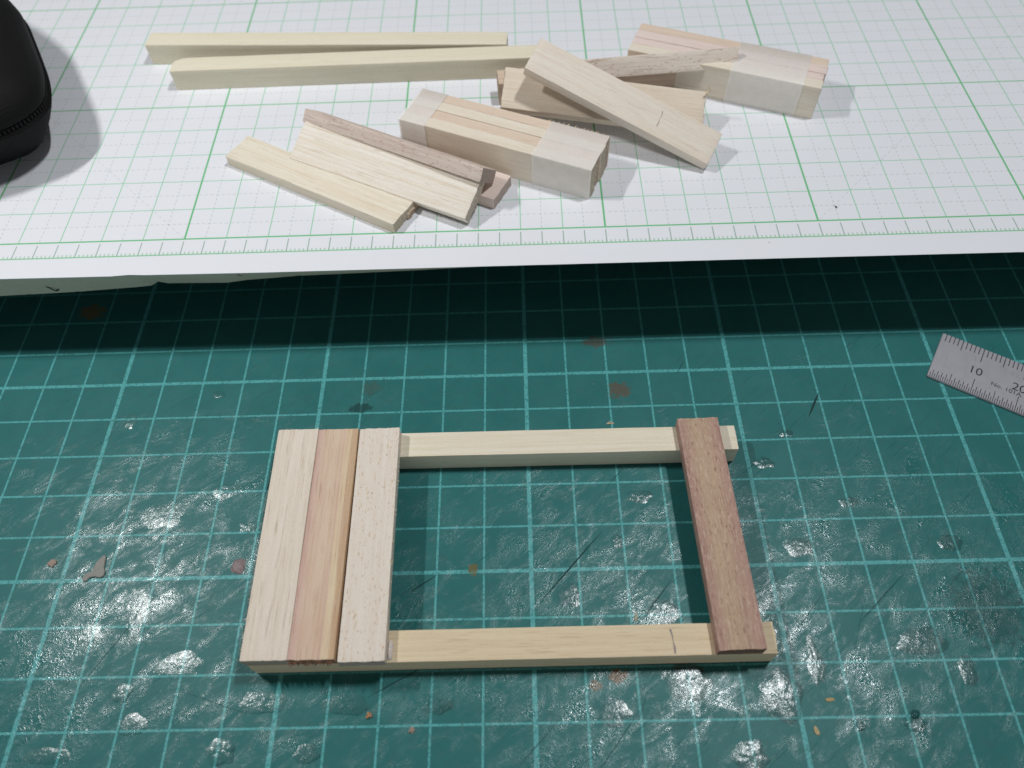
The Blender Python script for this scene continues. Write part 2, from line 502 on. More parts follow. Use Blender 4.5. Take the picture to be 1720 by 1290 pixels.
# ------------------------------------------------------------------ white drawing board with green section grid
ZB = 25.6
GX, GY = 19.67, 24.13                       # where the printed grid's lower line meets a heavy line
def board_material():
    t = NT('section_board_print')
    x = t.m('SUBTRACT', t.x, GX)
    y = t.m('SUBTRACT', t.y, GY)
    inside = t.step(y, -0.25, -0.15)
    heavy = t.m('MAXIMUM', t.line(x, 50, 0.46, 0.07), t.line(y, 50, 0.36, 0.07))
    solid = t.m('MAXIMUM', t.line(x, 10, 0.24, 0.06), t.line(y, 10, 0.24, 0.06))
    dash_y = t.step(t.m('PINGPONG', y, 0.7), 0.28, 0.36)
    dash_x = t.step(t.m('PINGPONG', x, 0.7), 0.28, 0.36)
    dash = t.m('MAXIMUM', t.mask(t.line(x, 5, 0.17, 0.05), dash_y), t.mask(t.line(y, 5, 0.17, 0.05), dash_x))
    d1 = t.m('ABSOLUTE', t.m('ADD', x, y))
    d2 = t.m('ABSOLUTE', t.m('SUBTRACT', t.m('SUBTRACT', x, 150.0), y))
    diag = t.m('SUBTRACT', 1.0, t.step(t.m('MINIMUM', d1, d2), 0.04, 0.16))
    diag = t.mask(diag, dash_y)
    v = t.m('ADD', y, 5.0)
    strip = t.mask(t.step(v, -0.02, 0.02), t.m('SUBTRACT', 1.0, t.step(v, 4.15, 4.25)))
    tick5 = t.mask(t.line(x, 5, 0.26, 0.05), strip)
    tick1 = t.mask(t.line(x, 1, 0.30, 0.08), t.step(v, -0.02, 0.02), t.m('SUBTRACT', 1.0, t.step(v, 0.85, 0.95)))
    border = t.m('SUBTRACT', 1.0, t.step(t.m('ABSOLUTE', v), 0.12, 0.24))
    zero = t.m('SUBTRACT', 1.0, t.step(t.m('ABSOLUTE', y), 0.16, 0.28))
    up = t.step(t.z, ZB - 0.4, ZB - 0.2)
    pn = t.noise(None, 3.0, 2.0)
    fade = t.m('ADD', 0.72, t.m('MULTIPLY', pn, 0.5), clamp=True)
    col = (0.78, 0.80, 0.845)
    blot = t.noise(None, 0.05, 3.0)
    col = t.mix(t.step(blot, 0.3, 0.8), col, (0.775, 0.79, 0.83))
    col = t.mix(t.mask(dash, inside, fade), col, (0.50, 0.57, 0.55))
    col = t.mix(t.mask(diag, inside, 0.6), col, (0.42, 0.50, 0.47))
    col = t.mix(t.mask(solid, inside, fade), col, (0.29, 0.62, 0.40))
    col = t.mix(t.mask(tick1, 0.85), col, (0.34, 0.58, 0.40))
    col = t.mix(t.mask(tick5, 0.95), col, (0.32, 0.44, 0.38))
    col = t.mix(t.m('MAXIMUM', t.mask(heavy, inside), t.m('MAXIMUM', t.mask(border, 0.85), zero)), col, (0.16, 0.52, 0.24))
    speck = t.noise(None, 1.1, 1.0)
    col = t.mix(t.m('MULTIPLY', t.step(speck, 0.79, 0.82), 0.6), col, (0.35, 0.30, 0.26))
    edge_n = t.noise(None, 0.7, 4.0)
    core = t.mix(edge_n, (0.58, 0.56, 0.45), (0.72, 0.70, 0.58))
    col = t.mix(up, core, col)
    t.principled(col, 0.55, 0.3, normal=t.bump(t.noise(None, 2.0, 3.0), 0.03, 0.4))
    return t.mat

# lower edge of the rough front cut: (x, y) at the board's underside, 10 mm below the top
UND = [(-120, 15.6), (-70, 16.0), (-27.9, 16.7), (-19.2, 16.95), (-9, 17.35), (5.0, 18.3), (8.9, 18.7), (10.2, 19.9), (13, 19.3), (27.3, 18.9), (32, 19.6),
       (44.6, 20.5), (73.9, 21.2), (96, 22.0), (130, 23.5), (200, 26), (330, 29)]
TOPE = [(-120, 13.3), (-20.8, 13.1), (5, 12.95), (9, 13.25), (13, 13.05), (38.7, 12.82), (97.5, 12.77), (157, 12.68), (213, 12.5), (330, 12.3)]
def interp(tab, x):
    for (x0, y0), (x1, y1) in zip(tab, tab[1:]):
        if x <= x1:
            return y0 + (y1 - y0) * (x - x0) / (x1 - x0)
    return tab[-1][1]
bm = bmesh.new()
xs = sorted(set([p[0] for p in UND] + [p[0] for p in TOPE] + [-110 + i * 2.0 for i in range(216)]))
rows = []
for x in xs:
    yt, yu = interp(TOPE, x), interp(UND, x)
    col = []
    for k, z in ((0, ZB), (0.012, ZB - 0.25), (0.35, ZB - 3.6), (0.7, ZB - 7.0), (1, ZB - 10.0)):
        j = 0 if k in (0,) else noise.noise(Vector((x * 0.5, z * 0.9, 2))) * 0.18
        col.append(bm.verts.new((x, yt + (yu - yt) * k + j, z)))
    col.append(bm.verts.new((x, 330, ZB - 10.0)))
    col.append(bm.verts.new((x, 330, ZB)))
    rows.append(col)
for a, b in zip(rows, rows[1:]):
    for i in range(7):
        bm.faces.new((a[i], a[(i + 1) % 7], b[(i + 1) % 7], b[i]))
bm.faces.new(rows[0][::-1])
bm.faces.new(rows[-1])
bmesh.ops.recalc_face_normals(bm, faces=bm.faces)
BOARD = tag(link('drawing_board', to_mesh(bm, 'drawing_board'), board_material()),
            'thick white drawing board printed with a fine green section grid, raised above the green mat', 'drawing board')
for x in (-40, 240):
    bm = bmesh.new()
    bmesh.ops.create_cube(bm, size=1)
    bmesh.ops.scale(bm, vec=(60, 40, ZB - 10.0), verts=bm.verts)
    link('support_batten', to_mesh(bm, 'support_batten'), W_l[0], BOARD, (x, 240, (ZB - 10.0) / 2))
bm = bmesh.new()
bmesh.ops.create_cube(bm, size=1)
bmesh.ops.scale(bm, vec=(330, 40, ZB - 10.0), verts=bm.verts)
link('support_batten', to_mesh(bm, 'support_batten'), W_l[0], BOARD, (100, 140, (ZB - 10.0) / 2))
ink = NT('red_ink')
ink.principled((0.30, 0.03, 0.03), 0.6, 0.3)
pen = NT('pencil_lead')
pen.principled((0.27, 0.22, 0.22), 0.5, 0.3)
blk = NT('black_speck')
blk.principled((0.02, 0.025, 0.03), 0.6, 0.3)
def ribbon(name, pts, width, mat, parent, z=0.0):
    bm = bmesh.new()
    vs = []
    for i, p in enumerate(pts):
        p = Vector((*p, z)) if len(p) == 2 else Vector(p)
        a = Vector((*pts[max(0, i - 1)], z)) if len(pts[0]) == 2 else Vector(pts[max(0, i - 1)])
        b = Vector((*pts[min(len(pts) - 1, i + 1)], z)) if len(pts[0]) == 2 else Vector(pts[min(len(pts) - 1, i + 1)])
        d = (b - a).normalized()
        s_ = Vector((-d.y, d.x, 0)) * width / 2 * (0.6 + 0.4 * math.sin(i * 2.1 + 1))
        vs.append((bm.verts.new(p + s_), bm.verts.new(p - s_)))
    for p, q in zip(vs, vs[1:]):
        bm.faces.new((p[1], q[1], q[0], p[0]))
    return link(name, to_mesh(bm, name), mat, parent)
def face_pt(x, d):                          # a point on the board's sloping front face, d mm below its top
    k = d / 10.0
    yt, yu = interp(TOPE, x), interp(UND, x)
    return Vector((x, yt + (yu - yt) * k - 0.16, ZB - d))
for pts, m_ in (([(33.6, 1.2), (33.9, 2.2), (33.5, 3.0), (34.0, 3.8)], ink.mat), ([(-13.6, 5.4), (-13.3, 8.6), (-12.0, 7.6), (-13.5, 5.6)], blk.mat)):
    bm = bmesh.new()
    vs = []
    for x, d in pts:
        p = face_pt(x, d)
        vs.append((bm.verts.new(p + Vector((-0.22, 0, 0.1))), bm.verts.new(p + Vector((0.22, 0, -0.1)))))
    for p, q in zip(vs, vs[1:]):
        bm.faces.new((p[0], q[0], q[1], p[1]))
    link('ink_mark', to_mesh(bm, 'ink_mark'), m_, BOARD)

# ------------------------------------------------------------------ the wooden frame on the mat
FR = tag(empty('balsa_ladder_frame', (95, -45, 0)),
         'small glued frame of two balsa rails, three pale planks and one walnut brown crosspiece', 'wooden frame')
def fr(name, dims, c, ypr, mats, seed, **kw):
    return wood(name, dims, (c[0] - 95, c[1] + 45, c[2]), ypr, mats, seed, FR, **kw)
fr('rail', (101.6, 6.1, 5.98), (95.9, -22.35, 0), (-0.1, 0, 0), W_rail_a, 21, ragged=0.12)
tag(fr('rail', (101.4, 6.1, 5.98), (95.75, -66.65, 0), (0.12, 0, 0), W_rail_b, 22, ragged=0.3), 'yellowish rail with a pencil tick across it')
fr('plank', (50.4, 9.0, 3.0), (48.85, -44.5, 6), (-89.75, 0, 0), W_pale, 23, ragged=0.15)
tag(fr('plank', (50.3, 8.9, 3.0), (57.88, -44.6, 6), (-89.85, 0, 0), W_pink, 24, ragged=0.15), 'pinkish plank with a yellow stripe along one edge')
fr('plank', (50.7, 8.95, 3.0), (67.26, -44.9, 6), (-89.45, 0, 0), W_pale2, 25, ragged=0.15)
tag(fr('crosspiece', (50.6, 9.05, 3.0), (138.5, -44.25, 6), (-88.65, 0, 0), W_dark, 26, ragged=0.14), 'walnut brown crosspiece over the open end')
rnd = random.Random(5)
pts = [((-41.4 + rnd.uniform(0, 8.2), -24.9, rnd.uniform(6.6, 8.9)), (rnd.uniform(-.4, .4), -1, -0.2)) for _ in range(46)]
fibres('ragged_fibres', FR, FIB2, pts, 5, (0.35, 0.8), 0.12)
pts = [((-50.3 + rnd.uniform(0, 8.6), 25.6, rnd.uniform(7.5, 8.9)), (rnd.uniform(-.4, .4), 1, 0.1)) for _ in range(40)]
pts += [((-32.2 + rnd.uniform(0, 8.6), 25.2, rnd.uniform(7.5, 8.9)), (rnd.uniform(-.4, .4), 1, 0.1)) for _ in range(40)]
pts += [((-50.6, rnd.uniform(-24, 24), 8.7), (-1, rnd.uniform(-.5, .5), 0.2)) for _ in range(22)]
pts += [((-23.2, rnd.uniform(-24, 24), 8.7), (1, rnd.uniform(-.5, .5), 0.0)) for _ in range(26)]
pts += [((51.3, -21.65 + rnd.uniform(-2.9, 2.9), rnd.uniform(1, 5.8)), (1, 0, 0)) for _ in range(30)]
fibres('ragged_fibres', FR, FIB, pts, 6, (0.2, 0.55), 0.07)
ribbon('pencil_mark', [(31.5, -19.6, 6.05), (31.75, -20.8, 6.06), (31.8, -22.0, 6.06), (31.95, -23.2, 6.06), (31.9, -24.2, 6.05)], 0.42, pen.mat, FR)
gl = NT('clear_glue_bead')
gl.principled((0.80, 0.74, 0.70), 0.18, 0.5, normal=gl.bump(gl.noise(None, 1.5, 2.0), 0.1, 0.5), **{'Subsurface Weight': 0.5, 'Subsurface Radius': (0.001, 0.0008, 0.0006)})
bm = bmesh.new()
bmesh.ops.create_icosphere(bm, subdivisions=3, radius=1)
for v in bm.verts:
    c = v.co
    c *= 1 + 0.12 * noise.noise(c * 2.1)
    v.co = Vector((c.x * 0.55, c.y * 2.0, max(-0.1, c.z * 1.15)))
link('glue_bead', to_mesh(bm, 'glue_bead', 60), gl.mat, FR, (-22.55, -22.4, 6.05))

# ------------------------------------------------------------------ loose strips on the drawing board
o = wood('wooden_stick', (102.3, 6.07, 6.14), (46.32, 94.55, ZB), (-2.99, 0, 0), W_stick, 31, ragged=0.1)
tag(o, 'long square balsa stick with clean cut ends, the one lying farther from the green mat', 'wooden stick')
o = wood('wooden_stick', (101.2, 6.0, 6.0), (55.5, 85.13, ZB), (0.51, 0, 0), W_stick, 32, ragged=0.04, round_corner=2.6)
tag(o, 'long square balsa stick with one corner rounded off, its other end under the leaning plank', 'wooden stick')

o = wood('wood_offcut', (51.5, 9.0, 2.9), (49.9, 40.83, ZB), (-30.2, 0, 0), W_c, 33)
tag(o, 'pale straight grained offcut lying flat in front of the mauve brown strip pile', 'wood offcut')
fibres('ragged_fibres', o, FIB, [((25.8, rnd.uniform(-4.3, 4.3), rnd.uniform(0.3, 2.8)), (1, 0, 0)) for _ in range(26)], 7, (0.2, 0.5), 0.07)
o = wood('wood_offcut', (50.6, 10.4, 3.0), (67.1, 41.85, 28.55), (-27.7, 0.06, 28.4), W_d, 34, ragged=0.3)
tag(o, 'brightest cream offcut, tilted, propped between the flat offcut and the mauve brown strip', 'wood offcut')
fibres('ragged_fibres', o, FIB, [((25.4, rnd.uniform(-4.3, 4.3), rnd.uniform(0.3, 2.8)), (1, 0, 0)) for _ in range(30)], 8, (0.2, 0.5), 0.07)
o = wood('wood_offcut', (51.7, 7.5, 3.4), (69.3, 46.11, 31.18), (-29.2, -1.04, -41.85), W_e, 35, ragged=0.15)
tag(o, 'mauve brown strip resting on its edge on top of the brightest cream offcut', 'wood offcut')
o = wood('wood_offcut', (50, 9.2, 3.05), (73.36, 46.56, ZB), (-27.1, 0, 0), W_f, 36, ragged=0.12)
tag(o, 'rosy offcut lying flat underneath the mauve brown strip, only its end showing', 'wood offcut')
o = wood('wood_offcut', (40, 5.0, 1.6), (56.0, 38.9, ZB), (-24.5, 0, 0), W_l, 37, ragged=0.3)
tag(o, 'thin brown sliver under the brightest cream offcut, a dark corner of it showing', 'wood offcut')

o = wood('wood_offcut', (50.6, 9.3, 3.0), (125.6, 56.2, 34.64), (-23.65, 17.25, 18.83), W_h, 38, ragged=0.16)
tag(o, 'pale plank leaning across the offcut pile with a pencil tick near its low end', 'wood offcut')
ribbon('pencil_mark', [(9.5, 2.4, 3.07), (9.8, 1.2, 3.07), (9.7, 0.1, 3.07), (9.9, -1.2, 3.07), (9.8, -2.0, 3.07)], 0.2, pen.mat, o)
o = wood('wood_offcut', (51.4, 10.6, 3.0), (121.49, 62.16, 31.24), (-6.75, 5.36, 30.1), W_i, 39, ragged=0.28)
tag(o, 'tan offcut with a frayed end, tilted underneath the leaning pale plank', 'wood offcut')
fibres('ragged_fibres', o, FIB, [((25.7, rnd.uniform(-5, 5), rnd.uniform(0.3, 2.8)), (1, 0, 0)) for _ in range(34)], 9, (0.25, 0.7), 0.08)
bm = bmesh.new()                            # one curled shaving still hanging from the frayed corner
prev = None
for i in range(13):
    a = i / 12 * 2.6
    c = Vector((24.6 + 1.7 * math.sin(a), 4.9 + 0.5 * i / 12, 2.7 + 1.5 * (1 - math.cos(a))))
    nx = [bm.verts.new(c + Vector((0.0, s_ * 0.28, dz))) for s_, dz in ((-1, 0), (1, 0), (1, .1), (-1, .1))]
    if prev:
        for j in range(4):
            bm.faces.new((prev[j], prev[(j + 1) % 4], nx[(j + 1) % 4], nx[j]))
    prev = nx
bmesh.ops.recalc_face_normals(bm, faces=bm.faces)
link('curled_shaving', to_mesh(bm, 'curled_shaving', 50), FIB, o)
o = wood('wood_offcut', (44, 1.5, 4.9), (135.6, 71.9, 32.75), (2.87, -1.19, -32.0), W_k, 40, ragged=0.15)
tag(o, 'thin rough sawn strip standing on edge, one end resting on the pinkish taped block', 'wood offcut')
fibres('ragged_fibres', o, FIB, [((rnd.uniform(-20, 21.8), -0.75, rnd.uniform(0, 0.5)), (0.2, -0.6, -0.5)) for _ in range(20)], 10, (0.2, 0.4), 0.06)
o = wood('wood_offcut', (52.6, 6.0, 6.6), (120.9, 75.9, ZB), (5.0, 0, 0), W_l, 41, ragged=0.12)
tag(o, 'brown square strip lying at the bottom of the offcut pile under the sawn strip', 'wood offcut')

# ------------------------------------------------------------------ blocks of four strips held by tape
tp = NT('matt_tape')
tn = tp.noise(tp.stretch(0.5, 0.5, 0.5), 1.0, 3.0)
tp.principled((0.95, 0.925, 0.89), 0.34, 0.5, alpha=tp.m('ADD', 0.50, tp.m('MULTIPLY', tn, 0.2)), normal=tp.bump(tn, 0.05, 0.4))
def taped_block(name, label, loc, yaw, L, strips, H, tapes, seed):
    e = tag(empty(name, loc, rad(yaw)), label, 'wood block')
    W = sum(w_ for w_, _ in strips)
    y = -W / 2
    for i, (w_, m_) in enumerate(strips):
        dl = (0.0, -0.25, 0.15, -0.1)[i % 4]
        wood('strip', (L + dl, w_ - 0.05, H - (0.0, 0.12, 0.03, 0.08)[i % 4]), (dl / 2, y + w_ / 2, 0), (0, 0, 0), m_, seed + i, e, ragged=0.12)
        y += w_
    for x0, x1 in tapes:                    # a closed sleeve of tape round the bundle
        bm = bmesh.new()
        g = 0.10
        n = max(4, int((x1 - x0) / 1.5))
        b = 0.25
        sec = [(-W / 2 - g, 0.02), (-W / 2 - g, H + g - b), (-W / 2 - g + b, H + g), (W / 2 + g - b, H + g), (W / 2 + g, H + g - b), (W / 2 + g, 0.02)]
        prev = None
        for i in range(n + 1):
            x = x0 + (x1 - x0) * i / n
            ring = [bm.verts.new((x + 0.10 * noise.noise(Vector((q[0], q[1], x0))), q[0], q[1] + 0.02 * noise.noise(Vector((x, q[0], 3))))) for q in sec]
            if prev:
                for j in range(len(sec) - 1):
                    bm.faces.new((prev[j], ring[j], ring[j + 1], prev[j + 1]))
            prev = ring
        bmesh.ops.recalc_face_normals(bm, faces=bm.faces)
        link('tape', to_mesh(bm, 'tape', 50), tp.mat, e)
    return e
b1 = taped_block('taped_wood_block', 'bundle of cream and tan strips with frosted tape wrapped round both ends',
                 (96.04, 50.0, ZB), -24.32, 51.0,
                 [(3.5, [W_lamcream[0], W_lamcream[1]]), (3.2, W_tan), (3.4, W_lamcream), (3.1, W_tan)], 8.93,
                 [(-25.7, -18.3), (10.4, 25.5)], 51)
pts = [((rnd.uniform(8, 25), 6.6, rnd.uniform(8.5, 8.95)), (0.3, 1, 0.3)) for _ in range(46)]
fibres('ragged_fibres', b1, FIB, pts, 11, (0.3, 0.6), 0.13)
pts = [((25.6, rnd.uniform(-6, 6.4), rnd.uniform(0.3, 8)), (1, 0.3, 0)) for _ in range(40)]
fibres('ragged_fibres', b1, FIB, pts, 12, (0.2, 0.5), 0.09)
taped_block('taped_wood_block', 'bundle of cream and pink strips with tape round its middle, one end left bare',
            (155.4, 76.5, ZB), -22.3, 50.6,
            [(3.5, [W_lamcream[0], W_lamcream[1]]), (3.0, W_lampink), (3.6, W_lampink), (3.1, W_tan)], 9.2,
            [(2.2, 20.8)], 61)

# ------------------------------------------------------------------ black zip case
cs = NT('black_fabric')
wv = cs.m('MULTIPLY', cs.m('SINE', cs.m('MULTIPLY', cs.x, 9.0)), cs.m('SINE', cs.m('MULTIPLY', cs.y, 9.0)))
cn = cs.noise(None, 1.5, 4.0, 0.7)
cs.principled(cs.mix(cn, (0.004, 0.004, 0.0045), (0.009, 0.009, 0.0095)), 0.7, 0.14, normal=cs.bump(cs.m('ADD', cs.m('MULTIPLY', wv, 0.3), cn), 0.15, 0.6))
zp = NT('zip_tape')
zp.principled((0.012, 0.012, 0.013), 0.8, 0.12)
RIM = [(-60, 117), (-50.5, 111), (-42, 103.5), (-34.9, 95.4), (-29.4, 86), (-24.4, 77), (-20.0, 68.6), (-17.0, 60.6), (-16.7, 55.8), (-18.2, 51.6), (-21.2, 47.8), (-25.5, 44.8), (-33, 40.6), (-46, 36.0),
       (-64, 33), (-84, 33), (-100, 38), (-108, 52), (-110, 70), (-107, 92), (-98, 108), (-86, 118), (-73, 121)]
def smooth_loop(p, n):
    out = []
    m_ = len(p)
    for i in range(m_):
        p0, p1, p2, p3 = (Vector(p[(i + k) % m_]) for k in (-1, 0, 1, 2))
        for j in range(n):
            u = j / n
            out.append(0.5 * ((2 * p1) + (p2 - p0) * u + (2 * p0 - 5 * p1 + 4 * p2 - p3) * u * u + (3 * p1 - p0 - 3 * p2 + p3) * u ** 3))
    return out
loop = smooth_loop(RIM, 5)
cen = Vector((-64, 77))
# (inset from the rim in mm, height): lower shell, zip groove, upper shell, flat lid
PROF = [(15, 0.0), (12, 0.3), (9.0, 1.6), (6.4, 3.8), (4.2, 6.4), (2.3, 9.0), (0.8, 11.4), (0.0, 13.0), (0.4, 13.5), (1.1, 13.8), (1.1, 14.9), (0.5, 15.2), (0.2, 15.8),
        (0.6, 17.6), (1.8, 19.6), (3.8, 21.4), (6.6, 22.8), (8.8, 23.2), (9.6, 22.9), (10.4, 22.2), (14, 21.7), (20, 21.5)]
bm = bmesh.new()
rows = []
N_ = len(loop)
for d, z in PROF:
    ring = []
    for i, q in enumerate(loop):
        tg = (loop[(i + 1) % N_] - loop[i - 1]).normalized()
        nrm = Vector((tg.y, -tg.x))
        if nrm.dot(cen - q) < 0:
            nrm = -nrm
        p = q + nrm * d
        ring.append(bm.verts.new((p.x, p.y, z)))
    rows.append(ring)
for a, b in zip(rows, rows[1:]):
    for i in range(N_):
        bm.faces.new((a[i], a[(i + 1) % N_], b[(i + 1) % N_], b[i]))
bm.faces.new(rows[0][::-1])
bm.faces.new(rows[-1])
bmesh.ops.recalc_face_normals(bm, faces=bm.faces)
CASE = tag(empty('zip_case', (-64, 77, ZB)), 'rounded black zip case sitting on the white drawing board', 'case')
bmesh.ops.translate(bm, vec=(64, -77, 0), verts=bm.verts)
link('shell', to_mesh(bm, 'shell', 60), cs.mat, CASE)
bm = bmesh.new()                            # zip teeth sitting in the groove
acc = 0.0
for i in range(N_):
    a, b = loop[i], loop[(i + 1) % N_]
    seg = (b - a).length
    tg = (b - a).normalized()
    nrm = Vector((tg.y, -tg.x))
    if nrm.dot(cen - a) < 0:
        nrm = -nrm
    k = 0.0
    while acc + k < seg:
        p = a + tg * (acc + k) + nrm * 0.9
        c = [bm.verts.new(Vector((p.x + 64, p.y - 77, 14.35)) + Vector((tg.x * u + nrm.x * v, tg.y * u + nrm.y * v, h))) for u in (-.3, .3) for v in (-.35, .35) for h in (-.55, .55)]
        for f in ((0, 1, 3, 2), (4, 6, 7, 5), (0, 4, 5, 1), (2, 3, 7, 6), (1, 5, 7, 3), (0, 2, 6, 4)):
            bm.faces.new([c[j] for j in f])
        k += 1.1
    acc = acc + k - seg
bmesh.ops.recalc_face_normals(bm, faces=bm.faces)
tag(link('zip_teeth', to_mesh(bm, 'zip_teeth'), zp.mat, CASE), kind='stuff')

# ------------------------------------------------------------------ steel rule
st = NT('brushed_steel')
b_ = st.noise(st.stretch(0.08, 6, 6), 1.0, 3.0)
b2_ = st.noise(None, 0.35, 3.0)
scr = st.noise(st.stretch(0.7, 0.15, 1, (4, 0, 0)), 2.0, 4.0, 0.7)
colr = st.mix(b_, (0.34, 0.335, 0.37), (0.42, 0.415, 0.45))
colr = st.mix(st.m('MULTIPLY', st.step(scr, 0.58, 0.7), 0.4), colr, (0.26, 0.255, 0.28))
st.principled(colr, st.m('ADD', 0.38, st.m('MULTIPLY', b2_, 0.2)), 0.5, 0.45, normal=st.bump(st.m('ADD', b_, scr), 0.02, 0.4))
ek = NT('etched_black')
ek.principled((0.035, 0.033, 0.045), 0.6, 0.2)
RL, RW, RT = 160.0, 14.9, 0.7
ang = math.radians(-32.25)
corner = Vector((196.9, -3.8))
RULE = tag(empty('steel_rule', (corner.x, corner.y, 0.03), (0, 0, ang)), 'steel rule engraved in millimetres lying at an angle on the green mat', 'ruler')
bm = bmesh.new()
bmesh.ops.create_cube(bm, size=1)
bmesh.ops.scale(bm, vec=(RL, RW, RT), verts=bm.verts)
bmesh.ops.translate(bm, vec=(RL / 2, RW / 2, RT / 2), verts=bm.verts)
bmesh.ops.bevel(bm, geom=bm.edges[:], offset=0.12, segments=2, affect='EDGES')
link('blade', to_mesh(bm, 'blade', 40), st.mat, RULE)
bm = bmesh.new()
def tick(x, y0, y1, wd):
    v = [bm.verts.new(q) for q in ((x - wd / 2, y0, RT + 0.01), (x + wd / 2, y0, RT + 0.01), (x + wd / 2, y1, RT + 0.01), (x - wd / 2, y1, RT + 0.01))]
    bm.faces.new(v)
for i in range(1, 156):
    ln_ = 4.6 if i % 10 == 0 else 3.4 if i % 5 == 0 else 2.4
    tick(i, RW - ln_, RW - 0.1, 0.20)
for i in range(1, 311):
    ln_ = 4.6 if i % 20 == 0 else 3.4 if i % 10 == 0 else 2.5 if i % 2 == 0 else 1.5
    tick(i / 2, 0.1, ln_, 0.16)
tag(link('graduation_marks', to_mesh(bm, 'graduation_marks'), ek.mat, RULE), kind='stuff')
def text(body, x, y, size, name):
    c = bpy.data.curves.new('txt', 'FONT')
    c.body = body
    c.size = size
    c.align_x = 'CENTER'
    c.offset = 0.0
    tmp = bpy.data.objects.new('txt', c)
    COL.objects.link(tmp)
    dg = bpy.context.evaluated_depsgraph_get()
    me = bpy.data.meshes.new_from_object(tmp.evaluated_get(dg))
    bpy.data.objects.remove(tmp)
    me.transform(Matrix.Scale(S, 4))
    return link(name, me, ek.mat, RULE, (x, y, RT + 0.012))
for k in range(1, 15):
    text(str(k * 10), k * 10 - 0.4, 6.1, 3.3, 'numeral')
text('No. 101A', 17.0, 4.75, 1.75, 'lettering')

# ------------------------------------------------------------------ dried glue, crumbs and flakes on the mat
ga = NT('dried_clear_glue')
gr = ga.m('ABSOLUTE', ga.m('SUBTRACT', ga.noise(None, 0.8, 2.0, 0.6, 1.2), 0.5))
gn = ga.bump(ga.m('ADD', ga.m('MULTIPLY', ga.noise(None, 1.0, 2.5, 0.6, 0.8), 0.6), gr), 0.085, 1.0)
tr = ga.t.nodes.new('ShaderNodeBsdfTransparent')
tr.inputs[0].default_value = (0.97, 0.985, 0.98, 1)
gs = ga.t.nodes.new('ShaderNodeBsdfGlossy')
gs.inputs['Roughness'].default_value = 0.20
ga.t.links.new(gn, gs.inputs['Normal'])
fz = ga.t.nodes.new('ShaderNodeFresnel')
fz.inputs['IOR'].default_value = 1.5
ga.t.links.new(gn, fz.inputs['Normal'])
mx = ga.t.nodes.new('ShaderNodeMixShader')
ga.t.links.new(fz.outputs[0], mx.inputs[0])
ga.t.links.new(tr.outputs[0], mx.inputs[1])
ga.t.links.new(gs.outputs[0], mx.inputs[2])
ga.t.links.new(mx.outputs[0], ga.out.inputs['Surface'])

def patch_mesh(rx, ry, seed, hgt, ang=0.0, n_r=7, n_a=34, lobes=0.38):
    bm = bmesh.new()
    rings = []
    top = bm.verts.new((0, 0, hgt))
    for i in range(1, n_r + 1):
        k = i / n_r
        ring = []
        for j in range(n_a):
            a = 2 * math.pi * j / n_a
            q = 1 + lobes * noise.noise(Vector((math.cos(a) * 1.3 + seed * 9.1, math.sin(a) * 1.3, seed))) + 0.12 * noise.noise(Vector((math.cos(a) * 4 + seed, math.sin(a) * 4, 5)))
            x, y = math.cos(a) * rx * k * q, math.sin(a) * ry * k * q
            z = 0.015 if i == n_r else 0.015 + hgt * (1 - k ** 4) * (0.55 + 0.75 * abs(noise.noise(Vector((x * 0.9, y * 0.9, seed * 3)))))
            ca, sa = math.cos(ang), math.sin(ang)
            ring.append(bm.verts.new((x * ca - y * sa, x * sa + y * ca, z)))
        rings.append(ring)
    for j in range(n_a):
        bm.faces.new((top, rings[0][j], rings[0][(j + 1) % n_a]))
    for a, b in zip(rings, rings[1:]):
        for j in range(n_a):
            bm.faces.new((a[j], b[j], b[(j + 1) % n_a], a[(j + 1) % n_a]))
    return to_mesh(bm, 'glue_patch', 80)
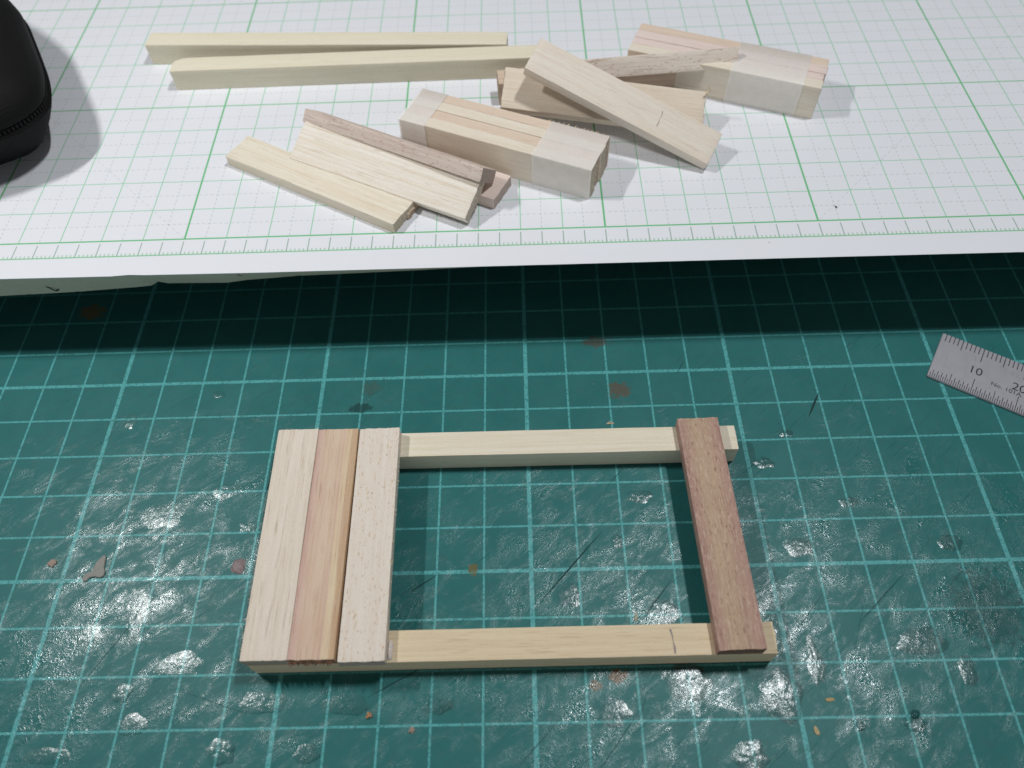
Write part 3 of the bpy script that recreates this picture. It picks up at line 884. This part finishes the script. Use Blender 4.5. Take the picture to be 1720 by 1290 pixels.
for i, (x, y, rx, ry, h) in enumerate([
        (18.5, -57.5, 2.6, 5.6, 0.30), (130.0, -73.0, 4.6, 3.4, 0.40), (147.2, -76.2, 4.3, 4.6, 0.45), (115.0, -78.4, 3.2, 2.4, 0.25), (139.5, -86.6, 3.4, 3.2, 0.35),
        (177.0, -66.5, 5.0, 2.8, 0.35), (155.0, -70.0, 1.9, 4.4, 0.25), (157.0, -46.2, 3.4, 2.2, 0.22), (126.3, -59.6, 3.6, 2.6, 0.25), (22.5, -79.0, 3.0, 2.0, 0.25),
        (19.0, -73.0, 2.2, 1.8, 0.3), (40.8, -84.0, 3.0, 2.6, 0.3), (47.5, -75.4, 5.0, 2.2, 0.22), (18.0, -35.4, 4.4, 3.2, 0.20), (184.0, -72.2, 1.6, 3.0, 0.2),
        (29.5, -68.0, 4.6, 2.6, 0.22), (9.0, -61.5, 3.0, 2.4, 0.22), (63.5, -76.0, 4.5, 1.9, 0.2), (81.0, -76.5, 3.0, 1.6, 0.2), (171.0, -81.5, 2.2, 1.3, 0.5),
        (160.9, -81.6, 0.9, 0.8, 0.55), (124.5, -33.5, 2.8, 1.6, 0.25), (118.5, -44.0, 1.3, 1.6, 0.25), (107.5, -55.5, 2.6, 2.6, 0.2), (31.0, -29.8, 3.2, 2.0, 0.2),
        (38.0, -38.6, 2.2, 1.6, 0.25), (4.5, -10.5, 1.6, 2.2, 0.3), (24.5, -3.6, 1.6, 1.0, 0.3), (189, -46, 2.6, 2.0, 0.25), (8.0, -84, 4.5, 1.6, 0.2), (57, -84.5, 2.5, 1.6, 0.2),
        (170, -36, 2.0, 1.2, 0.2), (153.5, -26, 2.4, 1.4, 0.22), (160, -18.5, 1.8, 1.0, 0.22)]):
    o = link('dried_glue_patch', patch_mesh(rx, ry, i + 1, h * 0.6), ga.mat, loc=(x, y, 0))
    where = ('inside the wooden frame' if 74 < x < 133 and -64 < y < -25 else
             'in front of the near rail' if 45 < x < 147 and y < -70 else
             'beside the pale plank end of the frame' if x < 45 else 'beyond the walnut crosspiece of the frame')
    size = 'broad' if max(rx, ry) > 4 else 'small' if max(rx, ry) < 2.3 else 'medium sized'
    tag(o, size + ' wrinkled glue patch on the mat ' + where, 'glue patch', size + ' glue patches ' + where)

def lump(name, label, cat, loc, size, rot, color, seed, rough=0.7, group=None, pts=None):
    n = NT(name + '_material')
    k = n.noise(None, 2.2, 4.0)
    n.principled(n.mix(k, tuple(c * 0.8 for c in color), tuple(min(1, c * 1.15) for c in color)), rough, 0.4, normal=n.bump(k, 0.2, 0.6))
    bm = bmesh.new()
    bmesh.ops.create_icosphere(bm, subdivisions=2 if name == 'wood_crumb' else 3, radius=1)
    for v in bm.verts:
        c = v.co.copy()
        a_ = 0.95 if name == 'wood_crumb' else 0.35
        f = 1 + a_ * noise.noise(c * 1.4 + Vector((seed * 5.3, 0, 0))) + 0.15 * noise.noise(c * 3.3 + Vector((0, seed * 2.2, 0)))
        v.co = Vector((c.x * size[0] * f, c.y * size[1] * f, max(0.0, (c.z + 0.35) * size[2] * f)))
    o = link(name, to_mesh(bm, name, 25 if name == 'wood_crumb' else 70), n.mat, loc=loc, rot=(0, 0, rot))
    return tag(o, label, cat, group)
lump('glue_disc', 'small round brownish disc of hardened glue on the mat beside the pale plank', 'glue disc', (37.4, -47.6, 0), (1.5, 1.7, 0.22), 0.3, (0.22, 0.165, 0.17), 1, 0.4)
lump('glue_drop', 'tiny beige blob stuck on the mat near a heavy grid line', 'glue drop', (-3.2, -46, 0), (0.95, 0.85, 0.45), 0.0, (0.36, 0.28, 0.23), 2)
lump('wood_crumb', 'small round orange wood crumb in front of the frame', 'wood crumb', (68.2, -78.1, 0), (0.55, 0.5, 0.5), 0.4, (0.45, 0.26, 0.14), 3)
lump('wood_crumb', 'flat yellowish wood chip right of the glue patch under the rail end', 'wood crumb', (156.2, -76.9, 0), (0.8, 0.34, 0.2), 0.2, (0.50, 0.38, 0.18), 4)
lump('wood_crumb', 'upright looking yellowish wood chip beyond the lower grid line', 'wood crumb', (152.4, -82.3, 0), (0.42, 0.7, 0.22), 0.1, (0.50, 0.40, 0.22), 5)
lump('wood_crumb', 'thin pale sliver of wood beside the near rail inside the frame', 'wood crumb', (121.0, -60.3, 0), (0.25, 0.8, 0.25), -0.2, (0.62, 0.52, 0.36), 6)
lump('wood_crumb', 'light wood crumb behind the far rail', 'wood crumb', (119.6, -14.6, 0), (0.7, 0.35, 0.3), 0.1, (0.60, 0.50, 0.34), 7)
lump('glue_drop', 'small shiny dark bead of glue on a lower grid crossing', 'glue drop', (171.5, -79.8, 0), (0.9, 0.65, 0.4), 0.6, (0.02, 0.09, 0.09), 8, 0.12)
lump('dirt_speck', 'black speck on the empty part of the white drawing board', 'speck', (174.9, 28.4, ZB), (0.24, 0.36, 0.2), 0.2, (0.08, 0.10, 0.09), 9)
lump('wood_crumb', 'pinkish wood crumb on the mat below the near rail', 'wood crumb', (76.5, -80.8, 0), (0.7, 0.45, 0.3), 0.3, (0.36, 0.27, 0.22), 10)

fk = NT('grey_flake')
fkn = fk.noise(None, 1.2, 4.0)
fk.principled(fk.mix(fkn, (0.20, 0.20, 0.185), (0.30, 0.295, 0.27)), 0.6, 0.4, normal=fk.bump(fkn, 0.2, 0.6))
bm = bmesh.new()
ol = [(-2.4, -2.6), (-1.5, -2.7), (-0.9, -1.9), (0.2, -1.7), (1.2, -2.0), (1.9, -1.6), (2.0, -0.7), (1.5, 0.2), (1.4, 1.3), (1.3, 2.6), (0.8, 3.1), (0.2, 2.5), (-0.5, 1.4), (-0.7, 0.3), (-1.0, -0.6), (-2.0, -0.9), (-2.5, -1.7)]
f = bm.faces.new([bm.verts.new((x, y, 0.02)) for x, y in ol])
g = bmesh.ops.extrude_face_region(bm, geom=[f])
for v in [v for v in g['geom'] if isinstance(v, bmesh.types.BMVert)]:
    v.co.z = 0.45 + 0.2 * noise.noise(v.co)
bmesh.ops.recalc_face_normals(bm, faces=bm.faces)
bmesh.ops.bevel(bm, geom=[e for e in bm.edges if e.calc_face_angle(0) > 0.7], offset=0.1, segments=2, affect='EDGES')
tag(link('glue_flake', to_mesh(bm, 'glue_flake', 40), fk.mat, loc=(7.0, -47.6, 0)), 'torn grey rubbery flake lying across a heavy grid line of the mat', 'flake')
